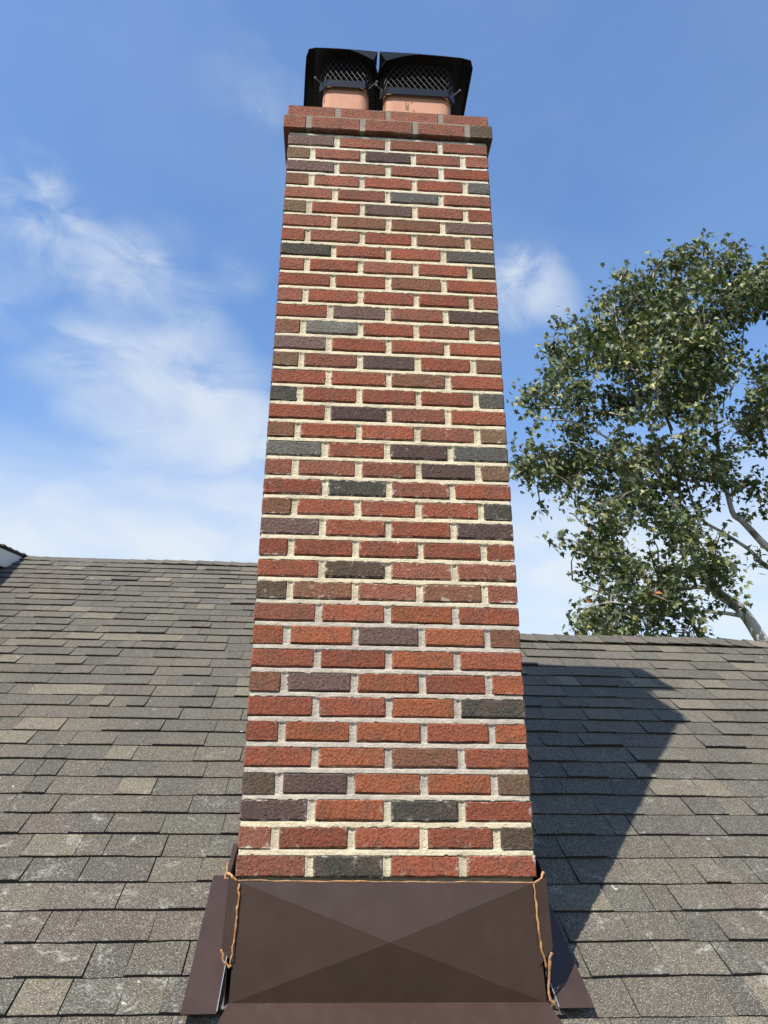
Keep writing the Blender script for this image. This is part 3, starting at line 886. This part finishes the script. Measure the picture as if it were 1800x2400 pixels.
# corner strips that lap round from the sides
def strip(sx, x_in, x_out, zt, zb_in, zb_out):
    y = -0.0135
    v = [(x_in, y, zt), (x_out, y, zt + 0.015), (x_out + sx * 0.005, y + 0.002, zb_out), (x_in + sx * 0.002, y - 0.001, zb_in)]
    v += [(x_out, 0.45, zt + 0.015 + 0.22), (x_out + sx * 0.004, 0.45, zb_out + 0.27)]
    fpart("corner_strip", v, [(0, 1, 2, 3), (1, 4, 5, 2)], solid=0.001)
strip(-1, -0.391, -0.421, -2.752, -2.935, -2.905)
strip(1, 0.392, 0.428, -2.752, -2.945, -2.905)
# flanges lying on the shingles, each side; a second length laps over the first further up
def flange(R, u_in, u_out, sA, sB, h, name="side_flange", lift=0.0):
    n = 6
    v = []
    for i in range(n + 1):
        s = sA + (sB - sA) * i / n; hh = h + lift * (1 - i / n) ** 2 + 0.001 * math.sin(i * 1.7)
        sg = 1 if u_out > u_in else -1
        v += [R.p(u_in, s, hh + 0.0), R.p(u_out, s, hh), R.p(u_out - sg * 0.002, s, hh - 0.006)]
    f = []
    for i in range(n): q = i * 3; f += [(q, q + 1, q + 4, q + 3), (q + 1, q + 2, q + 5, q + 4)]
    fpart(name, v, f, solid=0.001)
flange(RL, -0.4255, -0.512, -0.016, 0.535, 0.018, lift=0.014)
flange(RL, -0.4255, -0.470, 0.52, 0.70, 0.0205)
flange(RR, 0.436, 0.526, -0.022, 0.60, 0.018, lift=0.014)
flange(RR, 0.436, 0.51, 0.585, 0.70, 0.0205)
# raw metal edge along the inside of each flange
for R, u, s0_, s1_ in ((RL, -0.4245, -0.01, 0.185), (RR, 0.4345, -0.02, 0.175)):
    v, f = tube_vf([R.p(u, s0_ + (s1_ - s0_) * i / 5, 0.018 + 0.015 * (1 - (s0_ + (s1_ - s0_) * i / 5) / 0.55) ** 2) for i in range(6)], [0.0013] * 6, 5)
    fpart("raw_edge", v, f, MAT_EDGE)
# side walls of the flashing standing behind the gaps
fpart("side_leg", [(-0.4115, 0.0, -2.78), (-0.4115, 0.0, -3.10), (-0.4115, 0.52, -2.75), (-0.4115, 0.52, -2.45)], [(0, 1, 2, 3)], solid=0.001)
fpart("side_leg", [(0.4125, 0.0, -2.78), (0.4125, 0.0, -3.10), (0.4125, 0.52, -2.75), (0.4125, 0.52, -2.45)], [(0, 1, 2, 3)], solid=0.001)
# apron folded out over the shingles below
a_ = math.radians(33.7)
v = []
for i in range(7):
    s = -0.30 * i / 6
    zz_ = -3.0225 + s * math.sin(a_) * 1.0; yy_ = -0.0065 + s * math.cos(a_)
    sp_ = -0.085 * s / 0.30 * -1
    w = 0.085 * i / 6
    v += [(-0.400 - w, yy_ - 0.004, zz_), (0.411 + w, yy_ - 0.004, zz_ - 0.004), (-0.402 - w, yy_ - 0.004, zz_ - 0.03), (0.413 + w, yy_ - 0.004, zz_ - 0.034)]
f = []
for i in range(6): q = i * 4; f += [(q, q + 1, q + 5, q + 4), (q, q + 4, q + 6, q + 2), (q + 1, q + 3, q + 7, q + 5)]
fpart("apron", v, f, solid=0.001)
# sealant: uneven beads along the seams, blobs at the corners
def bead(pts, r, seed, flat=1.0, n=26):
    pts = np.array(pts, float)
    seg = np.linalg.norm(np.diff(pts, axis=0), axis=1); cum = np.concatenate([[0], np.cumsum(seg)])
    out, rad = [], []
    for i in range(n + 1):
        t = cum[-1] * i / n
        p = np.array([np.interp(t, cum, pts[:, k]) for k in range(3)])
        p += np.array([0.0022 * float(vnoise(i * 0.37, seed)), 0, 0.0014 * float(vnoise(i * 0.4, seed + 5))])
        out.append(p); rad.append(r * 0.47 * (1 + 0.42 * float(vnoise(i * 0.7, seed + 11))))
    v, f = tube_vf(out, rad, 7)
    v = [(q[0], out[min(k // 7, n)][1] + (q[1] - out[min(k // 7, n)][1]) * 0.55, q[2]) for k, q in enumerate(v)]
    return fpart("sealant_bead", v, f, MAT_SEAL, smooth=True)
bead([(-0.405, -0.008, -2.7455), (-0.2, -0.010, -2.747), (0.1, -0.010, -2.749), (0.405, -0.008, -2.7505)], 0.0042, 1, n=60)
bead([(-0.3925, -0.015, -2.752), (-0.3925, -0.016, -2.83), (-0.398, -0.016, -2.90), (-0.400, -0.015, -2.938)], 0.0052, 2, n=34)
bead([(0.3945, -0.015, -2.754), (0.396, -0.016, -2.83), (0.400, -0.016, -2.90), (0.411, -0.015, -2.95)], 0.0055, 3, n=34)
bead([(-0.426, -0.012, -2.905), (-0.418, -0.014, -2.93), (-0.405, -0.015, -2.943), (-0.399, -0.015, -2.938)], 0.006, 4, n=14)
bead([(0.428, -0.013, -2.915), (0.418, -0.015, -2.95), (0.414, -0.014, -2.99), (0.418, -0.014, -3.03)], 0.0085, 5, n=26)
bead([(-0.428, -0.004, -2.728), (-0.415, -0.012, -2.735), (-0.400, -0.013, -2.745)], 0.0075, 6, n=12)
bead([(0.426, -0.006, -2.725), (0.415, -0.012, -2.738), (0.398, -0.013, -2.752)], 0.0065, 7, n=12)
bead([(0.411, -0.017, -3.018), (0.422, -0.017, -3.026), (0.430, -0.015, -3.034)], 0.0105, 8, n=10)
p0, p1, p2 = RL.p(-0.425, 0.523, 0.017), RL.p(-0.473, 0.520, 0.019), RL.p(-0.475, 0.60, 0.017)
bead([p0, p1, p2], 0.0055, 9, n=16)

# ------------------------------------------------------------------ tree
TY = 15.0
tree = empty("sycamore_tree", (12.0, TY, GZ))
TO = np.array([12.0, TY, GZ])
tag(tree, "tall leafy tree with pale mottled limbs behind the lower ridge on the right", "tree")
LIMBS = {
 'trunk': ([(11.9, -7.6), (11.4, -4.5), (10.85, -1.2), (10.25, 0.97), (9.88, 1.93), (9.55, 2.54), (8.99, 3.04), (8.61, 4.11), (8.38, 5.14), (8.19, 5.72), (8.02, 6.08)], 0.24, 0.05, 0.0, 0.0),
 'leader': ([(8.02, 6.08), (8.09, 6.89), (7.89, 7.51), (7.66, 7.97), (7.76, 8.99), (7.56, 9.49), (7.34, 10.37), (7.31, 11.09), (7.58, 11.92)], 0.065, 0.015, 0.0, -0.6),
 'left': ([(8.02, 6.08), (7.62, 6.46), (6.97, 6.68), (6.32, 7.01), (5.55, 7.17), (4.75, 7.07)], 0.055, 0.014, 0.0, -0.8),
 'left2': ([(8.19, 5.72), (7.44, 5.69), (6.87, 5.93), (6.03, 6.07), (5.4, 6.2), (4.76, 5.72)], 0.06, 0.012, 0.0, -1.6),
 'low': ([(9.6, 2.34), (8.86, 2.37), (8.13, 2.31), (7.64, 2.12), (6.86, 2.22), (6.04, 2.31), (5.3, 2.07)], 0.055, 0.015, 0.0, -1.2),
 'low2': ([(8.99, 3.04), (8.24, 3.1), (7.36, 2.87), (6.54, 3.06), (5.85, 3.48)], 0.06, 0.014, 0.0, 1.0),
 'right': ([(10.95, -1.5), (11.3, 1.2), (11.21, 3.51), (10.63, 4.4), (10.25, 4.97), (10.05, 5.24), (10.03, 6.28), (10.05, 7.54), (10.2, 8.37), (10.83, 9.13), (11.32, 10.34), (11.74, 11.85)], 0.13, 0.015, 0.2, 0.6),
 'right2': ([(11.25, 1.0), (11.03, 3.17), (10.53, 3.89), (10.31, 4.25), (9.8, 4.69), (9.27, 5.15), (9.13, 6.0), (8.95, 7.76), (8.98, 9.52), (9.39, 11.42), (10.15, 13.0)], 0.065, 0.015, 0.2, 1.0),
 'up': ([(10.2, 8.37), (9.86, 9.7), (9.97, 11.15), (10.74, 12.72)], 0.06, 0.014, 0.5, -0.6),
 'mid': ([(7.76, 8.99), (7.04, 9.28), (6.23, 9.52), (5.69, 10.2)], 0.04, 0.012, -0.3, 0.6),
 'mid2': ([(7.89, 7.51), (7.12, 7.94), (6.11, 8.29), (5.09, 8.51), (4.67, 8.9)], 0.045, 0.012, -0.2, 1.4),
 'mid3': ([(8.95, 7.76), (8.44, 9.07), (8.43, 10.77), (8.63, 12.28)], 0.05, 0.013, 0.7, -0.4),
 'far': ([(11.21, 3.51), (11.9, 5.13), (12.83, 7.66), (13.78, 10.18), (14.48, 12.01)], 0.13, 0.02, 0.2, 0.8),
 'far2': ([(11.9, 5.13), (13.17, 6.14), (14.47, 7.08)], 0.08, 0.02, 0.2, -0.8)}
nodes = []
for nm, (pl, ra, rb, d0, d1) in LIMBS.items():
    pts, rad = [], []
    pl = np.array(pl); n = len(pl); m_ = (n - 1) * 4
    for i in range(m_ + 1):
        t = i / m_ * (n - 1); k = min(int(t), n - 2); fr = t - k
        g0, g1, g2, g3 = pl[max(k - 1, 0)], pl[k], pl[k + 1], pl[min(k + 2, n - 1)]
        p = 0.5 * ((2 * g1) + (-g0 + g2) * fr + (2 * g0 - 5 * g1 + 4 * g2 - g3) * fr ** 2 + (-g0 + 3 * g1 - 3 * g2 + g3) * fr ** 3)
        q = i / m_
        pts.append(np.array([p[0], TY + d0 + (d1 - d0) * q, p[1]]))
        rad.append(ra + (rb - ra) * (q ** 0.8))
    v, f = tube_vf([p - TO for p in pts], rad, 9)
    mesh_obj("trunk" if nm == 'trunk' else "limb", v, f, MAT_BARK, tree, smooth=True)
    nodes += [(p, r) for p, r in zip(pts, rad) if p[2] > 1.2]
POLY = np.array([(4.36, 7.18), (4.64, 7.96), (4.47, 8.82), (4.72, 9.06), (5.15, 8.58), (5.62, 9.35), (5.44, 10.04), (5.75, 10.85), (6.26, 10.44), (6.8, 10.98), (6.81, 11.72), (7.25, 12.28), (7.78, 12.54), (8.43, 13.13), (8.97, 12.85), (9.48, 13.28), (9.99, 13.47), (10.34, 13.82), (11.03, 13.62), (11.32, 13.08), (11.4, 12.45), (11.9, 13.35), (12.38, 13.14), (13.52, 13.53), (14.44, 12.95), (15.45, 11.76), (15.79, 10.14), (15.7, 8.05), (14.94, 6.21), (13.97, 5.2), (12.73, 4.8), (11.57, 4.65), (10.6, 4.8), (9.88, 5.13), (9.27, 5.16), (9.06, 4.58), (9.39, 4.24), (9.36, 3.46), (9.61, 3.03), (9.17, 2.38), (8.97, 1.86), (7.61, 1.55), (6.79, 1.3), (5.37, 1.5), (4.99, 2.03), (5.32, 2.29), (5.62, 2.72), (5.57, 3.25), (5.57, 3.8), (5.41, 4.35), (5.51, 4.93), (5.26, 5.15), (4.81, 4.9), (4.41, 5.06), (4.7, 5.6), (4.34, 6.01), (4.32, 6.56)])
def inside(px, pz):
    c = False; n = len(POLY); j_ = n - 1
    for i in range(n):
        xi, zi = POLY[i]; xj, zj = POLY[j_]
        if (zi > pz) != (zj > pz) and px < (xj - xi) * (pz - zi) / (zj - zi) + xi: c = not c
        j_ = i
    return c
def edge_dist(px, pz):
    a = POLY; b = np.roll(POLY, -1, 0); p = np.array([px, pz]); ab = b - a
    t = np.clip(((p - a) * ab).sum(1) / (ab ** 2).sum(1), 0, 1)
    return np.min(np.linalg.norm(p - (a + ab * t[:, None]), axis=1))
clusters = []
tries = 0
boughs = 0
while boughs < 245 and tries < 20000:            # foliage hangs in boughs with sky between them
    tries += 1
    px, pz = random.uniform(4.3, 15.8), random.uniform(1.3, 13.8)
    if px > 12.6 and random.random() < 0.45: continue
    if not inside(px, pz): continue
    ed = edge_dist(px, pz)
    if ed < 0.30: continue
    dep = min(2.5, 0.3 + 1.05 * ed)
    py = TY + random.uniform(-dep, dep)
    boughs += 1
    rad_ = random.uniform(0.28, 0.62)
    sway = np.array([random.uniform(-0.5, 0.5), random.uniform(-0.5, 0.5), random.uniform(-0.1, 0.6)])
    for q in range(random.randint(5, 9)):
        off = rng.normal(0, 0.5, 3) * rad_ + sway * random.uniform(-0.6, 0.7)
        p = np.array([px, py, pz]) + off
        if inside(p[0], p[2]) and edge_dist(p[0], p[2]) > 0.12: clusters.append(p)
ew = 0
while ew < 70:                                   # loose sprays along the outline
    px, pz = random.uniform(4.3, 13.0), random.uniform(1.4, 13.6)
    if inside(px, pz) and 0.12 < edge_dist(px, pz) < 0.35:
        clusters.append(np.array([px, TY + random.uniform(-0.8, 0.8), pz])); ew += 1
for c in ((5.12, 14.6, 4.06), (5.25, 14.7, 4.1), (10.15, 14.8, 3.85), (10.22, 14.9, 3.7), (8.2, 15, 1.9)): clusters.append(np.array(c))
# twigs: each spray hangs on the nearest limb or an earlier spray
NP = np.array([p for p, r in nodes])
order = sorted(clusters, key=lambda c: np.min(np.linalg.norm(NP - c, axis=1)))
allp = [p for p in NP]; allr = [r for p, r in nodes]
TW = Col()
sprays = []
AP = np.zeros((len(allp) + len(order), 3)); AP[:len(allp)] = np.array(allp); cnt = len(allp)
for c in order:
    d = np.linalg.norm(AP[:cnt] - c, axis=1) + 0.6 * np.maximum(0, AP[:cnt, 2] - c[2])
    k = int(np.argmin(d)); a = AP[k].copy()
    mid = (a + c) / 2 + np.array([random.uniform(-.12, .12), random.uniform(-.12, .12), random.uniform(-.02, .16)]) * min(1, np.linalg.norm(c - a))
    tip = c + (c - a) / (np.linalg.norm(c - a) + 1e-6) * 0.22 + np.array([0.05, 0, 0.02])
    TW.add(*tube_vf([a - TO, mid - TO, c - TO, tip - TO], [0.022, 0.015, 0.010, 0.005], 4, False))
    AP[cnt] = c; cnt += 1
    sprays.append((c, (tip - mid) / np.linalg.norm(tip - mid)))
tag(TW.build("twigs", MAT_TWIG, tree), kind="stuff")
# five-lobed leaves
half = [(0.0, 0.0), (0.16, -0.10), (0.44, 0.02), (0.27, 0.18), (0.52, 0.42), (0.24, 0.44), (0.17, 0.62), (0.0, 1.0)]
outl = half + [(-x, y) for x, y in half[-2:0:-1]]
LV = np.array([(x, y - 0.05, 0.16 * abs(x) - 0.10 * y * y) for x, y in outl] + [(0, 0.30, -0.03)])
nL = len(outl)
LF = np.array([(nL, i, (i + 1) % nL) for i in range(nL)])
LT = [((0.034, 0.054, 0.016), 5), ((0.056, 0.078, 0.022), 5), ((0.098, 0.112, 0.034), 4.5), ((0.165, 0.172, 0.056), 3.2), ((0.285, 0.280, 0.110), 1.9), ((0.130, 0.105, 0.034), 0.7), ((0.34, 0.13, 0.04), 0.05)]
leaves = []
for c, dirn in sprays:
    tone = random.choices(range(len(LT)), [w for _, w in LT])[0]
    for q in range(random.randint(13, 20)):
        off = rng.normal(0, 1, 3) * np.array([0.16, 0.16, 0.13]) + dirn * random.uniform(-0.2, 0.25)
        p = c + off
        # wind from the left: blades stream to the right and droop
        tipd = np.array([0.35, 0.0, -0.45]) + rng.normal(0, 0.55, 3)
        tipd /= np.linalg.norm(tipd)
        nrm = np.array([-0.1, -0.35, 0.75]) + rng.normal(0, 0.55, 3)
        nrm -= tipd * (nrm @ tipd); nrm /= np.linalg.norm(nrm) + 1e-9
        sd = np.cross(tipd, nrm)
        s = random.uniform(0.105, 0.195)
        tc_ = LT[tone if random.random() < 0.5 else random.choices(range(len(LT)), [w for _, w in LT])[0]][0]
        j = random.uniform(0.8, 1.25)
        leaves.append((p, sd, tipd, nrm, s, (tc_[0] * j, tc_[1] * j, tc_[2] * j, 1)))
vis = [i for i, l in enumerate(leaves) if in_frame(l[0], -0.01)]
vis.sort(key=lambda i: (np.linalg.norm(leaves[i][0] - CAM)) / leaves[i][4])
single = set(vis[:300])
leaf_me = bpy.data.meshes.new("leaf"); leaf_me.from_pydata([tuple(q) for q in LV], [], [tuple(int(i) for i in q) for q in LF]); leaf_me.materials.append(MAT_LEAF); leaf_me.update()
VV, FF, TT = [], [], []
kx = 0
for i, (p, sd, td, nr, s, c) in enumerate(leaves):
    if i in single:
        o = bpy.data.objects.new("leaf", leaf_me); col.objects.link(o); o.parent = tree
        q = p - TO
        o.matrix_local = Matrix(((sd[0] * s, td[0] * s, nr[0] * s, q[0]), (sd[1] * s, td[1] * s, nr[1] * s, q[1]), (sd[2] * s, td[2] * s, nr[2] * s, q[2]), (0, 0, 0, 1)))
        o.color = c
    else:
        VV.append((p - TO) + (LV[:, :1] * sd + LV[:, 1:2] * td + LV[:, 2:] * nr) * s); FF.append(LF + kx * len(LV)); TT.append(np.tile(np.array(c), (len(LV), 1))); kx += 1
tag(fast_mesh("crown", np.concatenate(VV), np.concatenate(FF), MAT_LEAFS, tree, np.concatenate(TT)), kind="stuff")
print("leaves", len(leaves), "sprays", len(sprays))
